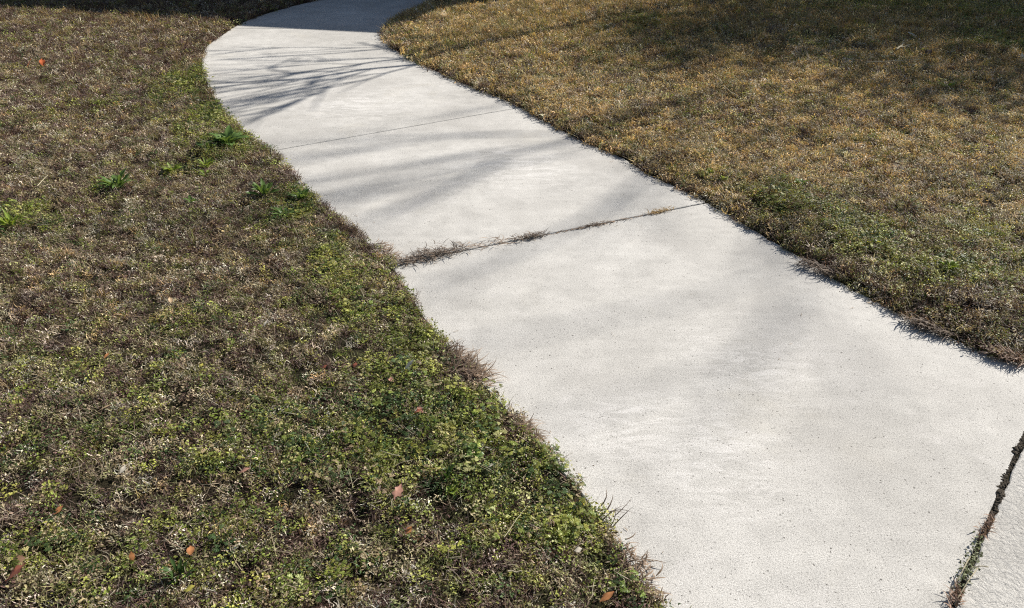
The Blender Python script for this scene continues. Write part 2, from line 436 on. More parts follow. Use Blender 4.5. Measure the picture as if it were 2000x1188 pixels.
# ------------------------------------------------------------------ where things grow
def blobs(x, y, pts):
    r = np.zeros(x.shape)
    for px, py, sx, sy, w in pts:
        c = at(px, py); ux = (at(px + sx, py)[0] - c[0]); uy = abs(at(px, py - sy)[1] - c[1])
        r += w * np.exp(-((x - c[0]) / ux) ** 2 - ((y - c[1]) / uy) ** 2)
    return r
GREEN = [(390, 150, 55, 45, 1.3), (425, 225, 60, 40, 1.4), (460, 290, 60, 30, 1.0), (520, 340, 45, 25, .5), (590, 400, 60, 40, 1.0), (650, 500, 55, 50, .8), (700, 590, 90, 70, .9), (790, 690, 80, 50, .9),
         (560, 430, 60, 50, .4), (900, 850, 160, 90, .8), (1000, 930, 150, 70, .9), (1100, 1030, 120, 70, .7), (700, 800, 200, 90, .5), (560, 900, 200, 100, .35),
         (330, 340, 110, 18, .4), (30, 450, 60, 40, .6), (230, 380, 50, 20, .5), (60, 420, 100, 40, .3), (300, 700, 200, 100, .2), (200, 900, 250, 120, .25),
         (200, 1100, 260, 80, .3), (1250, 1160, 60, 40, .3), (640, 1130, 120, 60, .45), (20, 1120, 80, 50, .4), (100, 780, 100, 60, .25),
         (1700, 480, 120, 40, .55), (1850, 560, 120, 50, .7), (1950, 105, 90, 16, 1.5), (1600, 95, 80, 10, .5), (1950, 500, 100, 60, .5), (1560, 410, 90, 30, .5), (1350, 350, 60, 20, .3), (1200, 270, 60, 20, .4),
         (1450, 10, 180, 14, .8), (1800, 20, 220, 22, .9), (1950, 50, 100, 16, .7), (1250, 60, 60, 12, .5), (860, 95, 50, 12, .4), (1600, 20, 200, 20, .5), (1980, 650, 60, 30, .3)]
BROWN = [(650, 430, 60, 30, .5), (930, 730, 50, 35, .9), (730, 470, 40, 30, .7), (1010, 830, 45, 40, .6), (1270, 1120, 50, 50, .8), (880, 1010, 50, 30, .4), (170, 60, 300, 30, .6),
         (430, 75, 60, 30, .9), (150, 330, 150, 60, .5), (700, 1060, 100, 40, .3), (300, 560, 220, 60, .25), (440, 360, 50, 40, .4), (1900, 620, 60, 40, .6), (1700, 560, 60, 20, .6)]
def greenness(x, y, side):
    g = blobs(x, y, GREEN) - blobs(x, y, BROWN)
    base = np.where(side < 0, .02 + .17 * sstep(4.5, 1.2, y), .04 + .10 * sstep(4.0, 2.0, y))
    g = base + g * .8 + (fbm(x, y, 1.6, 31) - .5) * .7 + (fbm(x, y, 7, 37) - .5) * .6
    return np.clip(g, 0, 1)
def golden(x, y, side):
    return np.clip(np.where(side > 0, sstep(2.4, 6.5, y) * (.62 + (fbm(x, y, 1.1, 51) - .5) * 1.5), (fbm(x, y, 1.4, 53) - .5) * 1.1 + .12), 0, 1)

def region(n, wide=1.2, yhi=12.6):
    y = np.sqrt(rng.uniform(.75 ** 2, yhi ** 2, n)); x = rng.uniform(-1, 1, n) * (y * .70 + .35 + wide * .3)
    return x, y
def keep_density(x, y, per, sd):
    return per
AREA = 0.0
def candidates(per_m2):
    """uniform candidates over the lawns in and just beyond view"""
    yhi = 12.6; f = lambda t: .70 * t * t + 2 * .71 * t          # area under half width .70y+.71, both sides
    A = f(yhi) - f(.6); n = int(A * per_m2 / .8)
    y = rng.uniform(.6, yhi, int(n * 2.2)); w = .70 * y + .71; wm = .70 * yhi + .71
    k = rng.uniform(0, 1, len(y)) < w / wm; y = y[k][:n]; w = w[k][:n]; x = rng.uniform(-1, 1, len(y)) * w
    return x, y
def lod(y):           # fewer, slightly larger tufts with distance
    return 1.0 - .72 * sstep(2.2, 8, y)
SURF = {}
def scatter(name, side_sel, xs, ys, z, tint, idx, rot, scl, c, label, cat='grass'):
    me = bpy.data.meshes.new(name); n = len(xs)
    me.vertices.add(n); me.vertices.foreach_set('co', np.c_[xs, ys, z].astype(np.float32).ravel())
    def attr(nm, ty, dat, key):
        a = me.attributes.new(nm, ty, 'POINT'); a.data.foreach_set(key, np.ascontiguousarray(dat).ravel())
    attr('rot', 'FLOAT_VECTOR', rot.astype(np.float32), 'vector'); attr('scl', 'FLOAT', scl.astype(np.float32), 'value')
    attr('idx', 'INT', idx.astype(np.int32), 'value'); attr('tint', 'FLOAT_COLOR', np.c_[tint, np.ones(n)].astype(np.float32), 'color')
    o = mesh_obj(name, me, None)
    ng = bpy.data.node_groups.new(name, 'GeometryNodeTree')
    ng.interface.new_socket('Geometry', in_out='INPUT', socket_type='NodeSocketGeometry'); ng.interface.new_socket('Geometry', in_out='OUTPUT', socket_type='NodeSocketGeometry')
    nn, L = ng.nodes, ng.links
    gi, go = nn.new('NodeGroupInput'), nn.new('NodeGroupOutput'); iop = nn.new('GeometryNodeInstanceOnPoints'); ci = nn.new('GeometryNodeCollectionInfo')
    ci.inputs['Collection'].default_value = c; ci.inputs['Separate Children'].default_value = True; ci.inputs['Reset Children'].default_value = True
    iop.inputs['Pick Instance'].default_value = True
    def na(nm, dt):
        a = nn.new('GeometryNodeInputNamedAttribute'); a.data_type = dt; a.inputs['Name'].default_value = nm; return a.outputs['Attribute']
    L.new(gi.outputs[0], iop.inputs['Points']); L.new(ci.outputs[0], iop.inputs['Instance']); L.new(na('idx', 'INT'), iop.inputs['Instance Index'])
    L.new(na('rot', 'FLOAT_VECTOR'), iop.inputs['Rotation']); L.new(na('scl', 'FLOAT'), iop.inputs['Scale']); L.new(iop.outputs[0], go.inputs[0])
    md = o.modifiers.new('scatter', 'NODES'); md.node_group = ng
    tag(o, label, cat, kind='stuff')
    return o
def palette(cols, w):
    """cols (k,3), w (n,k) -> pick one colour per instance by weight, with brightness jitter"""
    w = w / w.sum(1, keepdims=True); c = w.cumsum(1); r = rng.uniform(0, 1, len(w))[:, None]; k = (r > c).sum(1).clip(0, len(cols) - 1)
    return np.array(cols)[k] * rng.uniform(.60, 1.38, (len(w), 1)) * rng.uniform(.94, 1.06, (len(w), 3))

def plant_layer(base_name, per, dens, tint, c, nvar, scl, tilt, labels, cat, zoff=0.0, edge=.0):
    x, y = candidates(per); r = rng.uniform(0, 1, len(x)); k = r < lod(y); x, y = x[k], y[k]
    sd, side = fields(x, y)
    creep = edge + .014 * (fbm(x, y, 14, 71) - .25) + .05 * (side < 0) * (fbm(x, y, 6, 73) - .47)
    creep = np.maximum(creep, .004 + min(edge, 0))         # how far the growth creeps over the slab edge
    k = (sd > -creep) & (dist_poly(np.array([JA - JD * .06, JB - JD * .03]), x, y) > .055); x, y, sd, side = x[k], y[k], sd[k], side[k]
    g = greenness(x, y, side); go = golden(x, y, side)
    gap = sstep(.30, .56, fbm(x, y, 15, 75, 2)) * .62 + .38 if zoff < .005 else 1
    k = rng.uniform(0, 1, len(x)) < dens(x, y, sd, side, g, go) * gap; x, y, sd, side, g, go = (a[k] for a in (x, y, sd, side, g, go))
    z = np.maximum(height(x, y, sd, side), np.where(sd < 0, .001, -1)) + zoff
    col = tint(x, y, sd, side, g, go); n = len(x)
    idx = rng.integers(0, nvar, n); rot = np.c_[rng.normal(0, tilt, n), rng.normal(0, tilt, n), rng.uniform(0, 6.28, n)]
    s = scl(x, y, sd, side, g, go) * rng.uniform(.75, 1.25, n) * (1 + .85 * sstep(2.2, 8.5, y))
    for sg, nm, lb in ((-1, 'left', labels[0]), (1, 'right', labels[1])):
        m = (side * sg) > 0
        scatter(base_name, sg, x[m], y[m], z[m], col[m], idx[m], rot[m], s[m], c, lb, cat)
    return n

DRYC = [(.52, .44, .30), (.30, .235, .165), (.155, .100, .085), (.74, .67, .55), (.72, .53, .28), (.28, .28, .12)]   # straw, tan, brown, bleached, golden, olive
def t_dry(x, y, sd, side, g, go):
    n = len(x); w = np.zeros((n, 6)); br = fbm(x, y, 2.3, 81)
    w[:, 0] = .24; w[:, 1] = .20; w[:, 2] = np.where(side < 0, .62, .26) + .6 * sstep(.5, .7, br) + .5 * sstep(.12, .0, sd); w[:, 3] = .18
    w[:, 4] = 1.6 * go * np.where(side > 0, 1, .2); w[:, 5] = .15 + .9 * g; dk = np.where(side < 0, sstep(4.5, 8, y) * .6, .3 * sstep(3.4, 2.4, y)); w[:, 2] += dk * 1.2; w[:, 0] *= 1 - .4 * dk
    return palette(DRYC, w)
GRC = [(.19, .235, .052), (.35, .37, .09), (.07, .115, .04), (.44, .44, .19), (.33, .27, .16)]
def t_green(x, y, sd, side, g, go):
    n = len(x); w = np.zeros((n, 5)); yb = fbm(x, y, 3.1, 91)
    w[:, 0] = .5; w[:, 1] = .30 + .5 * sstep(.5, .7, yb); w[:, 2] = .25 + .5 * sstep(.5, .3, yb); w[:, 3] = .22; w[:, 4] = .55 * (1 - g)
    return palette(GRC, w)

n1 = plant_layer('dry_grass', 2600, lambda x, y, sd, side, g, go: 1 - .45 * g, t_dry, c_dry, 8,
                 lambda x, y, sd, side, g, go: np.where(side > 0, 1.12, 1.0) * (1 + .25 * sstep(.08, 0, sd) * (side > 0)), .30,
                 ('short dry grey brown mown grass with dark gaps on the lawn left of the path', 'short dry tan grass on the lawn right of the path'), 'grass', edge=.004)
n2 = plant_layer('straw_litter', 300, lambda x, y, sd, side, g, go: .5 + .5 * fbm(x, y, 3, 61), lambda x, y, sd, side, g, go: palette([(.46, .40, .30), (.34, .27, .18)], np.ones((len(x), 2))), c_straw, 5,
                 lambda x, y, sd, side, g, go: np.ones(len(x)), .15,
                 ('pale loose straws strewn over the lawn left of the path', 'pale loose straws strewn over the lawn right of the path'), 'straw', zoff=.006, edge=-.01)
n3 = plant_layer('ground_cover', 1700, lambda x, y, sd, side, g, go: .10 + .9 * sstep(.12, .75, g), t_green, c_creep, 7,
                 lambda x, y, sd, side, g, go: np.ones(len(x)), .3,
                 ('small leaved green ground cover creeping through the lawn left of the path', 'small leaved green ground cover creeping through the lawn right of the path'), 'ground cover', zoff=.002)
n4 = plant_layer('lobed_weeds', 620, lambda x, y, sd, side, g, go: np.where(y < 4.2, sstep(.34, .85, g), .5 * sstep(.5, .9, g)), t_green, c_palm, 6,
                 lambda x, y, sd, side, g, go: np.ones(len(x)) * 1.05, .22,
                 ('low weeds with lobed green leaves in the lawn left of the path', 'low weeds with lobed green leaves in the lawn right of the path'), 'weeds', zoff=.004)
def d_tall(x, y, sd, side, g, go):
    return np.where(side > 0, go * sstep(5.2, 7.6, y) * .9 + .05 * sstep(.1, 0, sd), .10 * sstep(7.0, 8.8, y) + .012)
n5 = plant_layer('tall_grass', 900, d_tall, lambda x, y, sd, side, g, go: palette([(.46, .36, .17), (.40, .27, .10), (.24, .24, .08), (.30, .21, .12)], np.tile([.4, .35, .25, .2], (len(x), 1))), c_tall, 5,
                 lambda x, y, sd, side, g, go: np.ones(len(x)) * .85, .15,
                 ('sparse upright dry grass tips at the far edge of the lawn left of the path', 'longer golden upright grass at the far end of the lawn right of the path'), 'grass')
print('instances', n1, n2, n3, n4, n5)

# ------------------------------------------------------------------ the house whose eave casts the far shade
M_WALL = plain_mat('house_wall', (.42, .36, .30), .9, .004, 30); M_ROOF = plain_mat('roof_shingle', (.09, .085, .08), .95, .006, 40)
M_TRIM = plain_mat('white_trim', (.72, .70, .66), .6); M_DOOR = plain_mat('door_paint', (.20, .07, .05), .5); M_METAL = plain_mat('handle_metal', (.5, .45, .35), .35)
mg, ntg, _, _, Pg = new_mat('window_glass'); Pg.inputs['Base Color'].default_value = (.03, .035, .04, 1); Pg.inputs['Roughness'].default_value = .05
EAVE = 3.6; tip = np.array([-1.27, 8.02]); hc = tip + SV * EAVE
hu = np.array([-.969, .248]); hv = np.array([.248, .969]); hrz = math.atan2(hu[1], hu[0])
house = empty('house', (hc[0], hc[1], 0)); tag(house, 'house whose straight eave throws the dark shade over the far end of the path', 'house')
def hbox(name, mat, c, d, parent):     # c in (along facade, depth, z)
    mb = MB(); p = hu * c[0] + hv * c[1]; mb.box((p[0], p[1], c[2]), d, hrz); return mb.build(name, mat, parent)
hbox('wall', M_WALL, (7.2, 4.35, 1.75), (13.5, 8, 3.5), house)
rb = MB(); a = [hu * 0, hu * 14.4, hu * 14.4 + hv * 8.7, hv * 8.7]; r0, r1 = hu * 4.3 + hv * 4.35, hu * 10.1 + hv * 4.35
vs = [(*p, 3.46) for p in a] + [(*p, 3.6) for p in a] + [(*r0, 4.9), (*r1, 4.9)]
rb.add(vs, [(3, 2, 1, 0), (0, 1, 5, 4), (1, 2, 6, 5), (2, 3, 7, 6), (3, 0, 4, 7), (4, 5, 9, 8), (5, 6, 9), (6, 7, 8, 9), (7, 4, 8)]); rb.build('roof', M_ROOF, house)
for u_ in (1.6, 8.0, 11.4):
    wf = hbox('window', M_TRIM, (u_, .32, 1.65), (1.3, .08, 1.3), house); hbox('pane', mg, (u_, .27, 1.65), (1.12, .03, 1.12), wf)
dr = hbox('door', M_DOOR, (4.35, .31, 1.1), (.95, .07, 2.1), house); hbox('door_handle', M_METAL, (4.7, .25, 1.05), (.12, .06, .03), dr)

# ------------------------------------------------------------------ bare trees whose branches throw the streaks
def lift(px, py, z):
    g = at(px, py); return np.array([g[0] + SV[0] * z, g[1] + SV[1] * z, z])
def densify(pts, n, wob, rg):
    pts = np.asarray(pts, float); d = np.r_[0, np.cumsum(np.linalg.norm(np.diff(pts, axis=0), axis=1))]; t = np.linspace(0, d[-1], n)
    q = np.stack([np.interp(t, d, pts[:, k]) for k in range(3)], 1)
    if n > 2:
        q[1:-1] += rg.normal(0, wob, (n - 2, 3)); q[1:-1] = .5 * q[1:-1] + .25 * (q[:-2] + q[2:])
    return q
tr = np.random.default_rng(21)
F1 = lift(1150, 60, 2.75); T1 = np.array([F1[0] + .12, max(F1[1] + .1, 10.4), 0.0])
young = empty('bare_tree', tuple(T1)); tag(young, 'slender leafless tree whose fine branch shadows streak the far slab', 'tree')
mb = MB(); mb.tube(densify([(0, 0, -.1), (.03, 0, 1.4), tuple(F1 - T1)], 10, .008, tr), np.linspace(.075, .055, 10), 8); mb.build('trunk', M_BARK, young, True)
zq = lambda X_, Y_: (380 + X_ / 4, 20 + Y_ / 4)
stem = [F1, lift(1100, 72, 2.85), lift(960, 100, 3.05), lift(*zq(1750, 422), 3.2)]
LIMBS = [
    (stem, [], .038, .026, 0),
    ([stem[3]], [(1400, 457), (1150, 490), (1000, 515), (850, 540), (600, 556), (380, 577), (150, 603), (-100, 620)], .026, .006, 1),
    ([lift(960, 100, 3.05)], [(1650, 378), (1400, 403), (1200, 440), (1000, 458), (850, 482), (700, 512), (560, 552), (400, 572), (240, 566), (60, 552)], .024, .005, 1),
    ([stem[3]], [(1500, 492), (1300, 552), (1050, 592), (900, 622), (700, 672), (430, 690)], .015, .004, 1),
    ([lift(*zq(1000, 516), 3.45)], [(920, 562), (850, 605), (700, 640), (450, 682)], .013, .004, 1),
    ([lift(*zq(1050, 592), 3.45)], [(960, 650), (820, 690), (700, 757), (500, 772), (250, 802)], .015, .004, 1),
    ([lift(*zq(900, 640), 3.45)], [(860, 690), (650, 790), (330, 826)], .008, .003, 1),
    ([lift(1040, 84, 2.95)], [(1480, 303), (1200, 327), (1000, 346), (800, 352), (450, 380), (150, 392)], .017, .004, 1),
    ([lift(1040, 84, 2.95)], [(1480, 288), (1200, 301), (950, 286), (700, 292), (400, 311), (60, 322)], .010, .004, 1),
    ([lift(*zq(860, 488), 3.45)], [(760, 492), (690, 480), (600, 465), (570, 440)], .014, .006, 0),
    ([lift(*zq(1300, 420), 3.25)], [(1000, 420), (800, 430), (500, 462), (120, 470)], .007, .003, 1),
    ([lift(*zq(1400, 457), 3.25)], [(1200, 520), (1100, 572), (850, 612), (640, 665), (430, 682)], .010, .003, 1),
    ([lift(*zq(1000, 516), 3.45)], [(800, 552), (600, 590), (400, 618), (180, 640)], .011, .004, 1),
    ([lift(*zq(1500, 492), 3.35)], [(1300, 505), (1000, 548), (760, 580), (520, 606), (300, 612)], .009, .003, 1),
    ([lift(*zq(1150, 490), 3.35)], [(1000, 470), (800, 500), (620, 505), (350, 530), (80, 556)], .008, .003, 1),
    ([lift(*zq(1650, 378), 3.25)], [(1450, 372), (1300, 382), (1050, 400), (860, 392)], .011, .004, 1),
    ([lift(*zq(1480, 303), 3.15)], [(1400, 280), (1330, 262), (1280, 258)], .012, .006, 0),
    ([lift(*zq(700, 672), 3.55)], [(560, 720), (380, 745), (150, 760)], .007, .003, 1),
]
def limb_with_twigs(parent, org, pts, r0, r1, twigs, rg, n=22, tl=(.25, .8)):
    q = densify(pts, n, .012, rg) - org; rs = np.linspace(r0, r1, n); mb = MB(); mb.tube(q, rs, 6)
    for k in range(twigs):
        i = int(rg.uniform(3, n - 1)); d = q[min(i + 1, n - 1)] - q[i - 1]; d /= np.linalg.norm(d) + 1e-9
        sgn = rg.choice((-1, 1)); L = rg.uniform(*tl); an = sgn * rg.uniform(.15, .55)
        dd = np.array([d[0] * math.cos(an) - d[1] * math.sin(an), d[0] * math.sin(an) + d[1] * math.cos(an), d[2] + rg.uniform(-.25, .35)])
        e = q[i] + dd * L; m_ = (q[i] + e) / 2 + rg.normal(0, .02, 3)
        mb.tube(densify([q[i], m_, e], 6, .006, rg), np.linspace(min(rs[i], .011 if tl[1] < 1 else .007), .004, 6), 4)
        if rg.uniform() < .6 or tl[1] > 1:
            e2 = m_ + dd * L * .4 + rg.normal(0, .08, 3); mb.tube([m_, (m_ + e2) / 2, e2], [.006, .005, .003], 4)
    return mb.build('branch', M_BARK, parent, True)
for st, px_, r0, r1, tw in LIMBS:
    m = len(px_); pts = list(st) + [lift(*zq(*p), 3.25 + .5 * (i + 1) / m) for i, p in enumerate(px_)]
    limb_with_twigs(young, T1, pts, r0 * 1.15, r1 * 1.7, 7 if tw else 2, tr)

def grow(parent, org, p, d, r, L, depth, rg):
    n = 8; pts = [p.copy()]; dd = d.copy()
    for k in range(n):
        dd = dd + rg.normal(0, .10, 3) + np.array([0, 0, .03]); dd /= np.linalg.norm(dd); pts.append(pts[-1] + dd * L / n)
    rs = np.linspace(r, r * .62, n + 1); acc = []
    acc.append((np.array(pts) - org, rs))
    if depth > 0:
        for k in range(int(rg.integers(3, 5))):
            i = int(rg.integers(3, n + 1)) if k else n
            az_ = rg.uniform(0, 6.28); sp = rg.uniform(.35, .85) if k else .2
            a_ = np.cross(dd, [math.cos(az_), math.sin(az_), .3]); a_ /= np.linalg.norm(a_)
            nd = dd * math.cos(sp) + a_ * math.sin(sp)
            acc += grow(parent, org, pts[i], nd, rs[i] * (.8 if k == 0 else .55), L * rg.uniform(.62, .85), depth - 1, rg)
    return acc
def tall_tree(name, loc, seed, r, L0, fork, depth, label, lean=(0, 0)):
    rg = np.random.default_rng(seed); T = np.array([*loc, 0.0]); root = tag(empty(name, tuple(T)), label, 'tree')
    n = 12; q = densify([(0, 0, -.2), (lean[0] * .3, lean[1] * .3, fork * .5), (lean[0], lean[1], fork)], n, .03, rg)
    mb = MB(); mb.tube(q, np.linspace(r * 1.15, r * .8, n), 10); mb.build('trunk', M_BARK, root, True)
    top = T + q[-1]
    for k in range(4):
        a_ = rg.uniform(0, 6.28) if k else 0; t_ = rg.uniform(.35, .7) if k else .08
        d = np.array([math.sin(t_) * math.cos(a_), math.sin(t_) * math.sin(a_), math.cos(t_)])
        mb = MB()
        for pts, rs in grow(root, T, top - np.array([0, 0, .5 * (k % 3)]), d, r * (.66 if k == 0 else .42), L0, depth, rg): mb.tube(pts, rs, 5)
        mb.build('branch', M_BARK, root, True)
    return root
def big_tree():
    rg = np.random.default_rng(77); T = np.array([11.7, 12.3, 0.0]); root = tag(empty('tall_tree', tuple(T)), 'tall leafless tree whose blurred limb shadows cross the right lawn and the middle slab', 'tree')
    F = T + np.array([-.15, 0, 5.0]); mb = MB(); mb.tube(densify([(0, 0, -.2), (.05, 0, 2.5), tuple(F - T)], 10, .03, rg), np.linspace(.24, .15, 10), 10); mb.build('trunk', M_BARK, root, True)
    k1 = lift(1850, 92, 6.0); k2 = lift(1531, 139, 7.5); k3 = lift(1180, 262, 9.3); k4 = lift(1600, 120, 7.2)
    for pts, r0, r1, tw in [([F, k1, lift(1662, 116, 6.9), k2, lift(1437, 180, 8.2), lift(1330, 215, 8.7), k3, lift(986, 307, 9.9), lift(824, 343, 10.3), lift(663, 364, 10.6), lift(560, 395, 10.8)], .06, .009, 14),
                            ([k3, lift(1080, 260, 9.6), lift(905, 262, 9.9), lift(784, 282, 10.2), lift(620, 303, 10.4), lift(480, 300, 10.5)], .014, .009, 10),
                            ([k4, lift(1587, 100, 7.4), lift(1460, 79, 7.6), lift(1390, 104, 7.8), lift(1290, 145, 8.1), lift(1200, 170, 8.3)], .035, .010, 12),
                            ([lift(1437, 85, 7.7), lift(1410, 60, 7.9), lift(1480, 25, 8.3), lift(1530, 5, 8.7)], .035, .02, 6),
                            ([lift(1480, 80, 7.6), lift(1300, 58, 7.9), lift(1120, 78, 8.2), lift(900, 95, 8.5)], .05, .015, 8),
                            ([lift(1750, 100, 6.5), lift(1560, 230, 8.5), lift(1420, 330, 9.6)], .022, .008, 8),
                            ([k3, lift(1000, 292, 9.8), lift(880, 312, 10.2), lift(700, 345, 10.6), lift(560, 372, 10.9)], .013, .009, 9),
                            ([lift(1147, 299, 9.6), lift(986, 322, 10.0), lift(800, 360, 10.5), lift(640, 402, 10.9)], .011, .008, 8),
                            ([lift(1420, 330, 9.6), lift(1560, 520, 12.2), lift(1300, 600, 12.8), lift(1000, 655, 13.3), lift(760, 700, 13.6)], .010, .011, 8),
                            ([lift(1560, 520, 12.2), lift(1500, 680, 13.4), lift(1240, 770, 13.9), lift(1020, 850, 14.2)], .009, .010, 6),
                            ([k1, lift(1990, 70, 6.6), lift(2150, 60, 7.4)], .05, .03, 3),
                            ([lift(1330, 215, 8.7), lift(1290, 330, 9.8), lift(1080, 470, 11.2), lift(820, 560, 12.0)], .022, .013, 7),
                            ([lift(986, 307, 9.9), lift(860, 380, 10.6), lift(720, 430, 11.0)], .022, .012, 8)]:
        limb_with_twigs(root, T, pts, r0, r1, tw, rg, n=26, tl=(.5, 1.8))
big_tree()

M_EVER = leafy_mat('evergreen_leaf', (.045, .075, .022), trans=.12, rough=.4)
def evergreen(loc, h, w, seed, label):
    rg = np.random.default_rng(seed); root = tag(empty('evergreen_shrub', (*loc, 0)), label, 'shrub')
    mb = MB(); mb.tube([(0, 0, -.1), (.03, .02, h * .4), (0, .05, h * .8)], [.08, .06, .02], 7); mb.build('trunk', M_BARK, root, True)
    mb = MB(); cl = [(rg.normal(0, w * .36), rg.normal(0, w * .36), rg.uniform(.45, 1) * h, rg.uniform(.3, .5) * w) for _ in range(50)]
    for cx, cy, cz, cr in cl:
        for _ in range(330):
            v = rg.normal(0, 1, 3); v /= np.linalg.norm(v); p = np.array([cx, cy, cz]) + v * cr * rg.uniform(.5, 1); p[2] = max(p[2], .1)
            a_ = rg.normal(0, 1, 3); a_ /= np.linalg.norm(a_); b_ = np.cross(a_, v); b_ /= np.linalg.norm(b_) + 1e-9
            L_ = rg.uniform(.09, .15); mb.add([p, p + a_ * L_ * .5 + b_ * L_ * .25, p + a_ * L_, p + a_ * L_ * .5 - b_ * L_ * .25], [(0, 1, 2, 3)], rg.uniform(.6, 1.4))
    mb.build('foliage', M_EVER, root)
evergreen((9.0, 12.0), 6.1, 2.4, 3, 'dense evergreen nearest the house, shading the top of the right lawn')
evergreen((10.9, 11.5), 5.7, 2.3, 4, 'middle evergreen of the three shading the right lawn')
evergreen((13.3, 12.3), 5.4, 2.2, 6, 'evergreen farthest from the house, beside the tall leafless tree')

# ------------------------------------------------------------------ dead grass in the joint and tufts at the edge
M_DEAD = leafy_mat('dead_grass', (.17, .13, .10), trans=.15, rough=.7); M_DEADG = leafy_mat('golden_dead_grass', (.42, .29, .13), trans=.3, rough=.6)
M_DEADR = leafy_mat('reddish_dead_grass', (.25, .165, .12), trans=.2, rough=.6); M_DEADT = leafy_mat('tan_dead_grass', (.30, .22, .16), trans=.2, rough=.6)
def px_h(px, py):
    g = at(px, py); sd, side = fields(np.array([g[0]]), np.array([g[1]])); h = float(height(np.array([g[0]]), np.array([g[1]]), sd, side)[0])
    return g, (max(h, 0.0) if sd[0] > 0 else 0.0)
def clump(name, a, b, n, w, L, mat, label, cat, head=None, hsp=.5, tilt=(1.15, 1.55), wid=(.0018, .004), z=.002, zr=.012, seed=0, group=None):
    """dead blades strewn along a line a-b given in photo pixels"""
    rg = np.random.default_rng(seed + 100); A, B = at(*a), at(*b); c = (A + B) / 2; _, hz = px_h(*((np.array(a) + np.array(b)) / 2))
    mb = MB(); d = B - A; hd = math.atan2(d[1], d[0])
    for _ in range(n):
        t = np.clip(rg.normal(.5, .27), 0, 1); p = A + d * t - c + rg.normal(0, w, 2) * (1 - .3 * abs(2 * t - 1))
        h = (hd if head is None else head) + rg.normal(0, hsp) + (math.pi if head is None and rg.uniform() < .5 else 0)
        t0 = rg.uniform(*tilt); ribbon(mb, (p[0], p[1], z + rg.uniform(0, zr)), h, t0, t0 + rg.uniform(-.1, .6), rg.uniform(*L), rg.uniform(*wid), 4, rg.uniform(.4, 1.6), rg.uniform(-1.6, 1.6))
    # blades never dip through the slab
    mb.v = [(x, y, max(zz, .0012 if hz == 0 else -1)) for x, y, zz in mb.v]
    o = mb.build(name, mat); o.location = (c[0], c[1], hz); tag(o, label, cat, group); return o
dj = 'dead grass in the middle joint'
clump('dead_grass_clump', (782, 517), (905, 487), 420, .026, (.022, .06), M_DEAD, 'thick dark clump of dead grass at the left end of the weedy joint', 'grass clump', seed=1, hsp=.9, zr=.024, group=dj)
clump('dead_grass_clump', (905, 486), (1005, 470), 46, .022, (.03, .08), M_DEADT, 'thin tangle of dead runners between the two thick clumps in the joint', 'grass clump', seed=2, hsp=.3, group=dj)
clump('dead_grass_clump', (1005, 471), (1066, 461), 150, .011, (.02, .045), M_DEAD, 'compact dark tuft of dead grass near the middle of the weedy joint', 'grass clump', seed=3, hsp=.8, zr=.02, group=dj)
clump('dead_grass_clump', (1135, 446), (1185, 437), 45, .008, (.015, .035), M_DEAD, 'tiny brown tuft in the thin part of the weedy joint', 'grass clump', seed=4, hsp=.5, group=dj)
clump('dead_grass_clump', (1270, 419), (1310, 411), 70, .011, (.02, .045), M_DEADG, 'small golden tuft near the right end of the weedy joint', 'grass clump', seed=5, hsp=.5, group=dj)
clump('dead_grass_clump', (1068, 460), (1270, 420), 90, .003, (.015, .04), M_DEADT, 'thin thread of dead roots lining the joint between its brown and golden tufts', 'grass clump', seed=6, hsp=.15, zr=.002, group=dj)
ej = 'dry tufts at the path edge'
clump('dry_tuft', (872, 690), (945, 755), 300, .022, (.035, .085), M_DEADT, 'big dry brown tuft fanning over the left edge of the near slab', 'grass clump', head=.35, hsp=.55, tilt=(1.0, 1.6), zr=.02, seed=7, group=ej)
clump('dry_tuft', (1000, 815), (1040, 868), 130, .016, (.03, .06), M_DEADT, 'smaller tan tuft on the left edge below the big brown one', 'grass clump', head=.1, hsp=.5, tilt=(1.0, 1.6), zr=.015, seed=8, group=ej)
clump('dry_tuft', (740, 478), (770, 515), 110, .014, (.03, .06), M_DEADT, 'dry tuft on the left edge just above the weedy joint', 'grass clump', head=.3, hsp=.6, tilt=(1.1, 1.6), zr=.012, seed=9, group=ej)
clump('dry_tuft', (640, 425), (700, 470), 150, .02, (.025, .05), M_DEADR, 'reddish brown tuft on the left edge of the middle slab', 'grass clump', head=.3, hsp=.7, tilt=(.5, 1.3), zr=.02, seed=10, group=ej)
clump('dry_tuft', (520, 300), (548, 318), 70, .014, (.03, .06), M_DEAD, 'small dark dry tuft where the thin joint meets the left lawn', 'grass clump', head=.1, hsp=.6, tilt=(.5, 1.3), zr=.02, seed=11, group=ej)
clump('dry_tuft', (1205, 1065), (1275, 1170), 170, .022, (.015, .04), M_DEADT, 'loose tan tuft on the left edge at the bottom corner of the lawn', 'grass clump', head=.2, hsp=.8, tilt=(1.0, 1.6), zr=.015, seed=12, group=ej)
clump('dry_tuft', (1560, 512), (1640, 548), 170, .014, (.03, .065), M_DEAD, 'dark dry blades hanging over the right edge midway down the near slab', 'grass clump', head=3.5, hsp=.5, tilt=(.8, 1.6), zr=.03, seed=13, group=ej)
clump('dry_tuft', (1770, 628), (1860, 662), 190, .014, (.03, .065), M_DEAD, 'lower patch of dry blades sprawling over the right edge of the near slab', 'grass clump', head=3.4, hsp=.6, tilt=(.8, 1.6), zr=.025, seed=14, group=ej)
clump('dry_tuft', (1930, 690), (2000, 712), 160, .014, (.03, .065), M_DEADR, 'reddish dry blades over the right edge beside the picture border', 'grass clump', head=3.6, hsp=.6, tilt=(.8, 1.5), zr=.025, seed=15, group=ej)
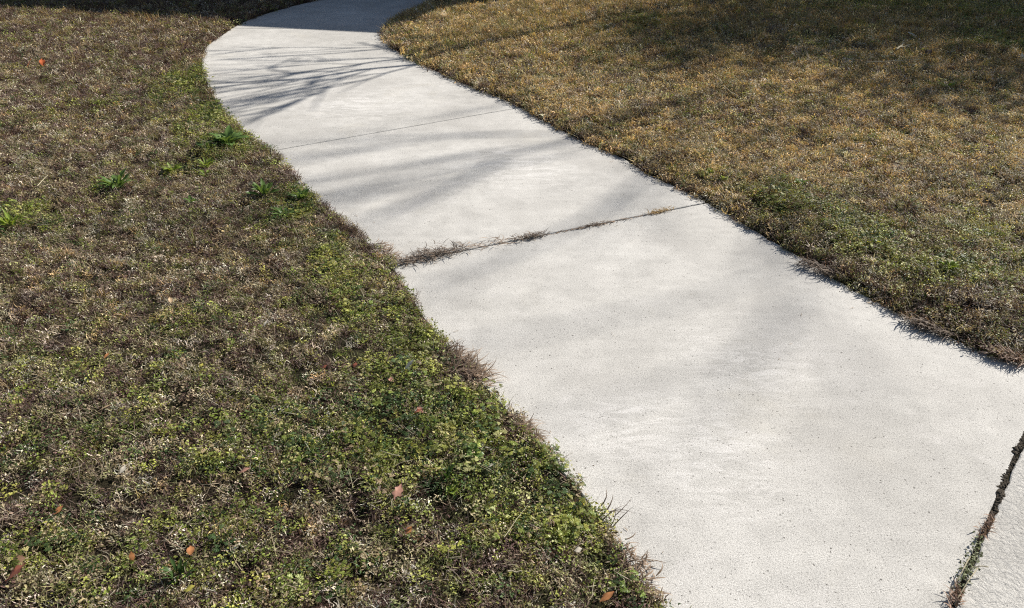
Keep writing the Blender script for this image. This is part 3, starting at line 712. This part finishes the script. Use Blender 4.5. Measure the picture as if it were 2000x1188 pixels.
clump('dry_tuft', (1175, 1005), (1205, 1030), 9, .014, (.05, .09), M_DEAD, 'few long thin blades poking over the left edge near the bottom', 'grass clump', head=.5, hsp=.5, tilt=(.8, 1.3), zr=.02, seed=16, group=ej)

# ------------------------------------------------------------------ the weedy crack of the last joint
M_MOSS = plain_mat('moss', (.055, .043, .028), 1.0, .004, 300)
CR = [(2003, 845), (1992, 868), (1978, 885), (1982, 900), (1968, 918), (1958, 930), (1966, 942), (1951, 955), (1956, 968), (1948, 985), (1942, 1000), (1936, 1018), (1925, 1032), (1912, 1050), (1905, 1075), (1893, 1105), (1880, 1140), (1866, 1175), (1855, 1200)]
mb = MB(); rg = np.random.default_rng(44)
for i in range(420):
    t = (len(CR) - 1.01) * rg.uniform(0, 1) ** 1.4; k = int(t); p = np.array(CR[k]) * (1 - t + k) + np.array(CR[k + 1]) * (t - k); g = at(*p) + rg.normal(0, .0035, 2)
    jl = JA + JD * ((g - JA) @ JD); g = g * .9 + jl * .1
    r = rg.uniform(.0025, .0065) * (.55 + 1.1 * vnoise(t, 0, 1.3, 5)) * (1.15 if p[1] < 1030 else .6); fx, fy, fz = rg.uniform(.7, 1.3, 3)
    vs = []; fs = []
    for a_ in range(4):
        th = (a_ + .5) / 4 * math.pi * .62
        for b_ in range(7):
            ph = b_ / 7 * 6.283; rr = r * rg.uniform(.8, 1.2); vs.append((g[0] + rr * math.sin(th) * math.cos(ph) * fx, g[1] + rr * math.sin(th) * math.sin(ph) * fy, -.0035 + rr * math.cos(th) * .8 * fz))
    for a_ in range(3):
        for b_ in range(7): fs.append((a_ * 7 + b_, (a_ + 1) * 7 + b_, (a_ + 1) * 7 + (b_ + 1) % 7, a_ * 7 + (b_ + 1) % 7))
    fs.append(tuple(range(7))); mb.add(vs, fs)
tag(mb.build('moss', M_MOSS), 'black lumpy moss and dirt filling the crack before the rough slab', 'moss', kind='stuff')
clump('dead_grass_clump', (1938, 1012), (1915, 1055), 90, .006, (.01, .025), M_DEADR, 'reddish dead tuft in the rough crack above the green weed', 'grass clump', seed=17, hsp=.8, tilt=(.5, 1.4))
clump('dead_grass_clump', (1875, 1150), (1855, 1195), 80, .007, (.01, .03), M_DEADR, 'reddish dead tuft in the rough crack below the green weed', 'grass clump', seed=18, hsp=.8, tilt=(.5, 1.4))
M_CW = leafy_mat('crack_weed_leaf', (.16, .18, .10), trans=.3); M_STEM = leafy_mat('pale_stem', (.45, .40, .28), trans=.2)
c0 = at(1893, 1105); cw = tag(empty('crack_weed', (*c0, 0)), 'low grey green weed growing out of the rough crack', 'weed')
mb = MB(); A, B = at(1912, 1058), at(1868, 1165)
for _ in range(150):
    t = rg.uniform(0, 1); p = A + (B - A) * t - c0 + rg.normal(0, .0075, 2); leaflet(mb, (p[0], p[1], rg.uniform(.003, .022)), rg.uniform(0, 6.28), rg.uniform(-.2, .7), rg.uniform(.006, .013), rg.uniform(.0035, .0065), rg.uniform(.5, 1.5), rg.uniform(-.5, .5))
mb.build('foliage', M_CW, cw)
for a_, b_ in (((1862, 1185), (1905, 1120)), ((1878, 1120), (1925, 1120)), ((1860, 1150), (1890, 1100))):
    mb = MB(); p, q_ = at(*a_) - c0, at(*b_) - c0; m_ = (p + q_) / 2; mb.tube(densify([(*p, .006), (*m_, .028), (*q_, .022)], 7, .001, rg), [.0013] * 7, 5); mb.build('stem', M_STEM, cw)

# ------------------------------------------------------------------ broad leaved weeds
def leaf_mesh(name, L, Wd, lobes=0, curl=.5, fold=.35, seed=0, n=10, petiole=.12):
    """blade with midrib fold, arching tip and toothed margin"""
    rg = np.random.default_rng(seed); mb = MB(); vs = []; cs = []
    for k in range(n + 1):
        u = k / n; w = Wd * .5 * (math.sin(math.pi * min(1, max(0, (u - petiole) / (1 - petiole))) ** .8) ** .75 if u > petiole else 0) + Wd * .03
        if lobes: w *= 1 - .45 * abs(math.sin(u * lobes * math.pi))
        w *= rg.uniform(.92, 1.08); x = L * u * math.cos(curl * u * .6); z = L * (.35 * u - curl * u * u * .55)
        for s in (-1, -.5, 0, .5, 1): vs.append((x + rg.normal(0, L * .004), s * w, z + abs(s) * w * fold + (.06 * Wd * math.sin(u * 11 + s * 2) if abs(s) == 1 else 0))); cs.append(.85 + .25 * (abs(s) == .5) + (.25 if s == 0 else 0))
    fs = [(k * 5 + j, k * 5 + j + 1, (k + 1) * 5 + j + 1, (k + 1) * 5 + j) for k in range(n) for j in range(4)]
    mb.add(vs, fs, cs); return mb.mesh(name, True)
M_WL = leafy_mat('broad_weed_leaf', (.125, .20, .06), trans=.38, rough=.35); M_WY = leafy_mat('yellow_weed_leaf', (.20, .27, .05), trans=.4, rough=.4); M_WD = leafy_mat('dull_weed_leaf', (.055, .10, .03), trans=.3, rough=.4)
WG = 'broad leaved weeds in the left lawn'
def rosette(px, py, R, n, mat, label, lobes=0, slim=.26, seed=0, tilt=(.25, .8), arc=6.28, head=0.0, group=WG):
    n = int(n * 2.1); slim *= .85; wide = R * .28
    rg = np.random.default_rng(seed + 500); g, h = px_h(px, py); root = tag(empty('weed', (g[0], g[1], h + .004)), label, 'weed', group)
    ms = [leaf_mesh('leaf', R, R * slim * rg.uniform(.85, 1.2), lobes, rg.uniform(.4, 1.1), rg.uniform(.2, .5), seed * 10 + k) for k in range(3)]
    for m_ in ms: m_.materials.append(mat)
    for k in range(n):
        o = mesh_obj('leaf', ms[k % 3], None, root); a_ = head + arc * (k + rg.uniform(-.3, .3)) / n; s = rg.uniform(.6, 1.1)
        o.rotation_euler = (rg.uniform(-.35, .35), -rg.uniform(*tilt), a_); o.scale = (s, s, s); o.location = (math.cos(a_) * wide * rg.uniform(0, 1), math.sin(a_) * wide * rg.uniform(0, 1), rg.uniform(0, .012))
    return root
rosette(448, 290, .125, 17, M_WL, 'largest bright green weed beside the thin joint on the left edge', slim=.30, seed=1, tilt=(.35, 1.05))
rosette(405, 300, .07, 7, M_WD, 'small dull weed touching the largest weed on its lawn side', slim=.4, seed=2)
rosette(232, 378, .105, 15, M_WL, 'dark green weed out in the brown lawn farthest from the path', lobes=3, slim=.30, seed=3, tilt=(.3, .95))
rosette(338, 343, .075, 8, M_WY, 'pale yellowish weed between the largest weed and the dark one', slim=.42, seed=4, tilt=(.3, 1.0))
rosette(408, 335, .065, 7, M_WY, 'light green spiky weed just below the largest weed', slim=.24, seed=5, tilt=(.5, 1.1))
rosette(404, 352, .05, 6, M_WY, 'small yellow green sprout under the light spiky weed', slim=.3, seed=6)
rosette(520, 395, .085, 10, M_WL, 'broad leafed weed near the left edge of the middle slab', slim=.34, seed=7, tilt=(.3, 1.0))
rosette(590, 397, .07, 9, M_WL, 'spiky green weed touching the left edge of the middle slab', slim=.26, seed=8, tilt=(.4, 1.1))
rosette(556, 434, .075, 8, M_WL, 'loose green weed below the broad leafed one near the edge', slim=.28, seed=9)
rosette(378, 406, .045, 6, M_WL, 'little green weed alone on brown turf right of the dark weed', slim=.4, seed=10)
rosette(30, 458, .09, 9, M_WY, 'yellow green weed at the left border of the picture', lobes=2, slim=.26, seed=11, tilt=(.4, 1.1))
rosette(358, 1150, .055, 9, M_WD, 'upright dark green weed in the nearest turf at the bottom', lobes=3, slim=.24, seed=12, tilt=(.7, 1.3))
rosette(877, 950, .042, 4, M_WD, 'pair of erect dark leaves in the green patch by the near slab', slim=.32, seed=13, tilt=(.9, 1.4))
rosette(925, 905, .032, 7, M_WL, 'round leafed bright weed above the erect dark leaves', slim=.75, seed=14)
rosette(880, 975, .026, 4, M_WY, 'tiny yellow green sprout beneath the erect dark leaves', slim=.7, seed=15)
rosette(1410, 365, .035, 6, M_WY, 'yellow sprout in the right lawn above the weedy joint', slim=.6, seed=16, group='sprouts in the right lawn')
rosette(1385, 352, .030, 5, M_WY, 'smaller yellow sprout just behind its neighbour in the right lawn', slim=.6, seed=17, group='sprouts in the right lawn')
rosette(1845, 552, .05, 10, M_WY, 'bright yellow green weed low in the right lawn', lobes=3, slim=.34, seed=18, group='sprouts in the right lawn')
rosette(1845, 190, .07, 5, M_WY, 'light sprout high in the golden part of the right lawn', slim=.4, seed=19, group='sprouts in the right lawn')
rosette(1560, 385, .045, 8, M_WL, 'small green weed in the brown right lawn beside the edge', slim=.4, seed=20, group='sprouts in the right lawn')

# ------------------------------------------------------------------ fallen leaves, chips and sticks
FL = 'fallen leaves on the lawn'
leaf_cols = {'vivid': (.62, .16, .06), 'orange': (.50, .22, .09), 'tan': (.46, .33, .20), 'pale': (.62, .56, .46), 'brown': (.20, .12, .075), 'red': (.32, .11, .07), 'pink': (.45, .24, .18), 'dark': (.085, .06, .045), 'yellow': (.50, .45, .10)}
leaf_m = {k: leafy_mat(k + '_fallen_leaf', c, trans=.22, rough=.5, vein=True) for k, c in leaf_cols.items()}
def fallen(px, py, L, kind, label, ratio=.5, lobes=0, head=None, tilt=.15, seed=0, up=.022, name='fallen_leaf', cat='leaf', group=FL):
    rg = np.random.default_rng(seed + 900); g, h = px_h(px, py); me = leaf_mesh(name, L, L * ratio, lobes, rg.uniform(.05, .45), rg.uniform(-.1, .3), seed + 70, n=9 if not lobes else 16, petiole=.08)
    o = mesh_obj(name, me, leaf_m[kind]); o.location = (g[0], g[1], h + (up if h > 0 else .004)); o.rotation_euler = (rg.uniform(-.3, .3), -tilt, rg.uniform(0, 6.28) if head is None else head)
    tag(o, label, cat, group); return o
FALLEN = [
    (267, 1122, .026, 'orange', 'small orange oval leaf standing in the nearest turf', dict(head=1.9, tilt=.8, ratio=.5)),
    (471, 943, .034, 'pink', 'pinkish tan leaf lying flat in the near left lawn', dict(head=.3, ratio=.45)),
    (338, 604, .026, 'tan', 'round tan leaf, the upper of a close pair in the left lawn', dict(head=2.2, ratio=.7, tilt=.5)),
    (356, 610, .040, 'tan', 'long tan leaf, the lower of a close pair in the left lawn', dict(head=-.6, ratio=.4)),
    (790, 742, .050, 'pale', 'pale curled leaf in the green patch beside the big dry tuft', dict(head=.5, ratio=.32, tilt=.4)),
    (770, 760, .032, 'pink', 'pink leaf scrap just left of the pale curled leaf', dict(head=2.5, ratio=.5)),
    (965, 765, .048, 'dark', 'dark curled leaf leaning on the left edge of the near slab', dict(head=-1.3, ratio=.35, tilt=.3)),
    (1078, 892, .045, 'brown', 'brown curled leaf on the slab edge above the green patch', dict(head=2.6, ratio=.5, tilt=.5)),
    (772, 1000, .050, 'pink', 'notched reddish pink leaf in the near turf', dict(head=1.3, ratio=.6, lobes=3)),
    (810, 826, .028, 'red', 'red leaf scrap half hidden in the near green patch', dict(head=.4, ratio=.6, lobes=2)),
    (828, 824, .026, 'pink', 'pink leaf scrap touching the red one', dict(head=2.4, ratio=.6)),
    (632, 737, .018, 'red', 'tiny red leaf scrap in the middle of the left lawn', dict(head=.4, ratio=.7)),
    (694, 733, .022, 'red', 'little red leaf nearer the path than the tiny scrap', dict(head=1.4, ratio=.7)),
    (948, 936, .030, 'pale', 'small whitish leaf above the erect dark weed', dict(head=.1, ratio=.5)),
    (1120, 1090, .022, 'pale', 'whitish pebble like leaf by the bottom left slab edge', dict(head=.1, ratio=.8)),
    (794, 1062, .024, 'orange', 'dull orange scrap below the notched pink leaf', dict(head=.9, ratio=.6)),
    (115, 1030, .028, 'orange', 'pale orange scrap in the near left turf', dict(head=.9, ratio=.5)),
    (25, 1165, .052, 'red', 'large reddish brown lobed leaf in the bottom left corner', dict(head=.7, ratio=.7, lobes=3)),
    (45, 1140, .042, 'brown', 'brown lobed leaf behind the large reddish one', dict(head=1.8, ratio=.7, lobes=3)),
    (380, 1112, .026, 'orange', 'orange tinted leaf behind the upright dark weed', dict(head=1.8, ratio=.7)),
    (368, 1182, .028, 'yellow', 'yellow leaf under the upright dark weed', dict(head=.2, ratio=.6)),
    (130, 343, .070, 'dark', 'dark brown leaf in the brown upper left lawn', dict(head=.2, ratio=.5)),
    (58, 147, .075, 'vivid', 'vivid orange leaf, left one of two far up the left lawn', dict(up=.045, head=.5, ratio=.6, tilt=.7, lobes=2)),
    (90, 147, .07, 'vivid', 'vivid orange leaf, right one of two far up the left lawn', dict(up=.045, head=2.0, ratio=.6, tilt=.7)),
    (1785, 99, .10, 'pale', 'whitish leaf catching sun in the upper right lawn', dict(head=2.6, ratio=.3, tilt=.3)),
    (1798, 134, .085, 'dark', 'dark leaf below the whitish one in the right lawn', dict(head=.4, ratio=.6, tilt=.4)),
    (1990, 143, .075, 'pale', 'pale leaf at the right border of the golden lawn', dict(head=1.4, ratio=.35, tilt=.6)),
    (200, 828, .045, 'tan', 'narrow tan leaf in the left lawn below the turf middle', dict(head=.4, ratio=.2)),
    (1170, 1193, .040, 'orange', 'orange leaf cut by the bottom edge beside the slab corner', dict(head=.4, ratio=.5)),
    (242, 950, .026, 'pale', 'cream leaf scrap level with the pinkish tan leaf', dict(head=1.2, ratio=.5)),
    (520, 660, .030, 'pale', 'bleached leaf scrap in the turf right of the tan pair', dict(head=1.2, ratio=.4)),
    (210, 720, .024, 'orange', 'peach coloured scrap low in the middle left turf', dict(head=1.2, ratio=.5)),
    (395, 740, .020, 'yellow', 'yellowish scrap between the peach scrap and the tiny red one', dict(head=1.2, ratio=.7)),
]
for k, (px, py, L, kd, lb, kw) in enumerate(FALLEN): fallen(px, py, L, kd, lb, seed=k, **kw)
def stick(pts, r, label, mat=M_TWIG, up=.02, seed=0):
    rg = np.random.default_rng(seed); g0, h = px_h(*pts[0][0]); root = tag(empty('twig', (g0[0], g0[1], h)), label, 'twig', 'sticks lying about')
    for br in pts:
        q = [np.array([*(at(*p) - g0), up * (1 + .3 * rg.uniform())]) for p in br]
        mb = MB(); n = 8; mb.tube(densify(q, n, r * .8, rg), np.linspace(r, r * .5, n), 5); mb.build('stem', mat, root)
stick([[(1742, 131), (1760, 115)], [(1750, 124), (1772, 120)]], .009, 'short forked pale stick in the upper right lawn', M_STEM, up=.05)
stick([[(1685, 156), (1735, 151), (1788, 148)]], .005, 'long thin straight stick below the forked one in the right lawn', M_STEM, up=.045)
stick([[(780, 556), (783, 568), (785, 580)], [(786, 556), (788, 570)]], .003, 'small brown bark splinters on the slab edge below the weedy joint', up=.006)
stick([[(84, 398), (104, 374)]], .0025, 'single pale straw stem standing out in the upper left lawn', M_STEM, up=.045)
stick([[(318, 605), (352, 610), (362, 602)]], .0014, 'thin pale stem crossing under the pair of tan leaves', M_STEM, up=.03)
stick([[(985, 1082), (1005, 1050), (1030, 1015)]], .0010, 'thin bent stem reaching through the nearest green patch', M_STEM, up=.04)
stick([[(992, 1142), (1020, 1140)]], .0022, 'short thick yellow green stem near the bottom of the lawn', M_STEM, up=.03)

# ------------------------------------------------------------------ crumbs of soil and clippings on the slabs
rg = np.random.default_rng(91); mb = MB()
cx = rg.uniform(-3.4, 2.4, 9000); cy = rg.uniform(.9, 9.5, 9000); csd, cside = fields(cx, cy)
ins = inside(PATHc, cx, cy); dep = -csd
keep = ins & (dep > .004) & (rg.uniform(0, 1, 9000) < np.where(dep < .10, .75, .06) * (.3 + 1.2 * fbm(cx, cy, 5, 12)))
for x, y, d_ in zip(cx[keep], cy[keep], dep[keep]):
    if rg.uniform() < .55:
        t0 = 1.45; ribbon(mb, (x, y, .0025), rg.uniform(0, 6.28), t0, t0 + .12, rg.uniform(.006, .028), rg.uniform(.0008, .002), 3, rg.uniform(.5, 1.5), rg.uniform(-1.2, 1.2))
    else:
        r = rg.uniform(.0008, .003); a0 = rg.uniform(0, 6)
        vs = [(x + r * math.cos(a0 + k * 1.57) * rg.uniform(.6, 1.2), y + r * math.sin(a0 + k * 1.57) * rg.uniform(.6, 1.2), .0002) for k in range(4)] + [(x, y, r * .9)]
        mb.add(vs, [(0, 1, 4), (1, 2, 4), (2, 3, 4), (3, 0, 4)], rg.uniform(.3, .9))
mb.v = [(x, y, max(z, .0004)) for x, y, z in mb.v]
tag(mb.build('debris', leafy_mat('clippings', (.26, .19, .12), trans=.1, rough=.8)), 'dry clippings and soil crumbs lying on the slabs, mostly along their edges', 'debris', kind='stuff')
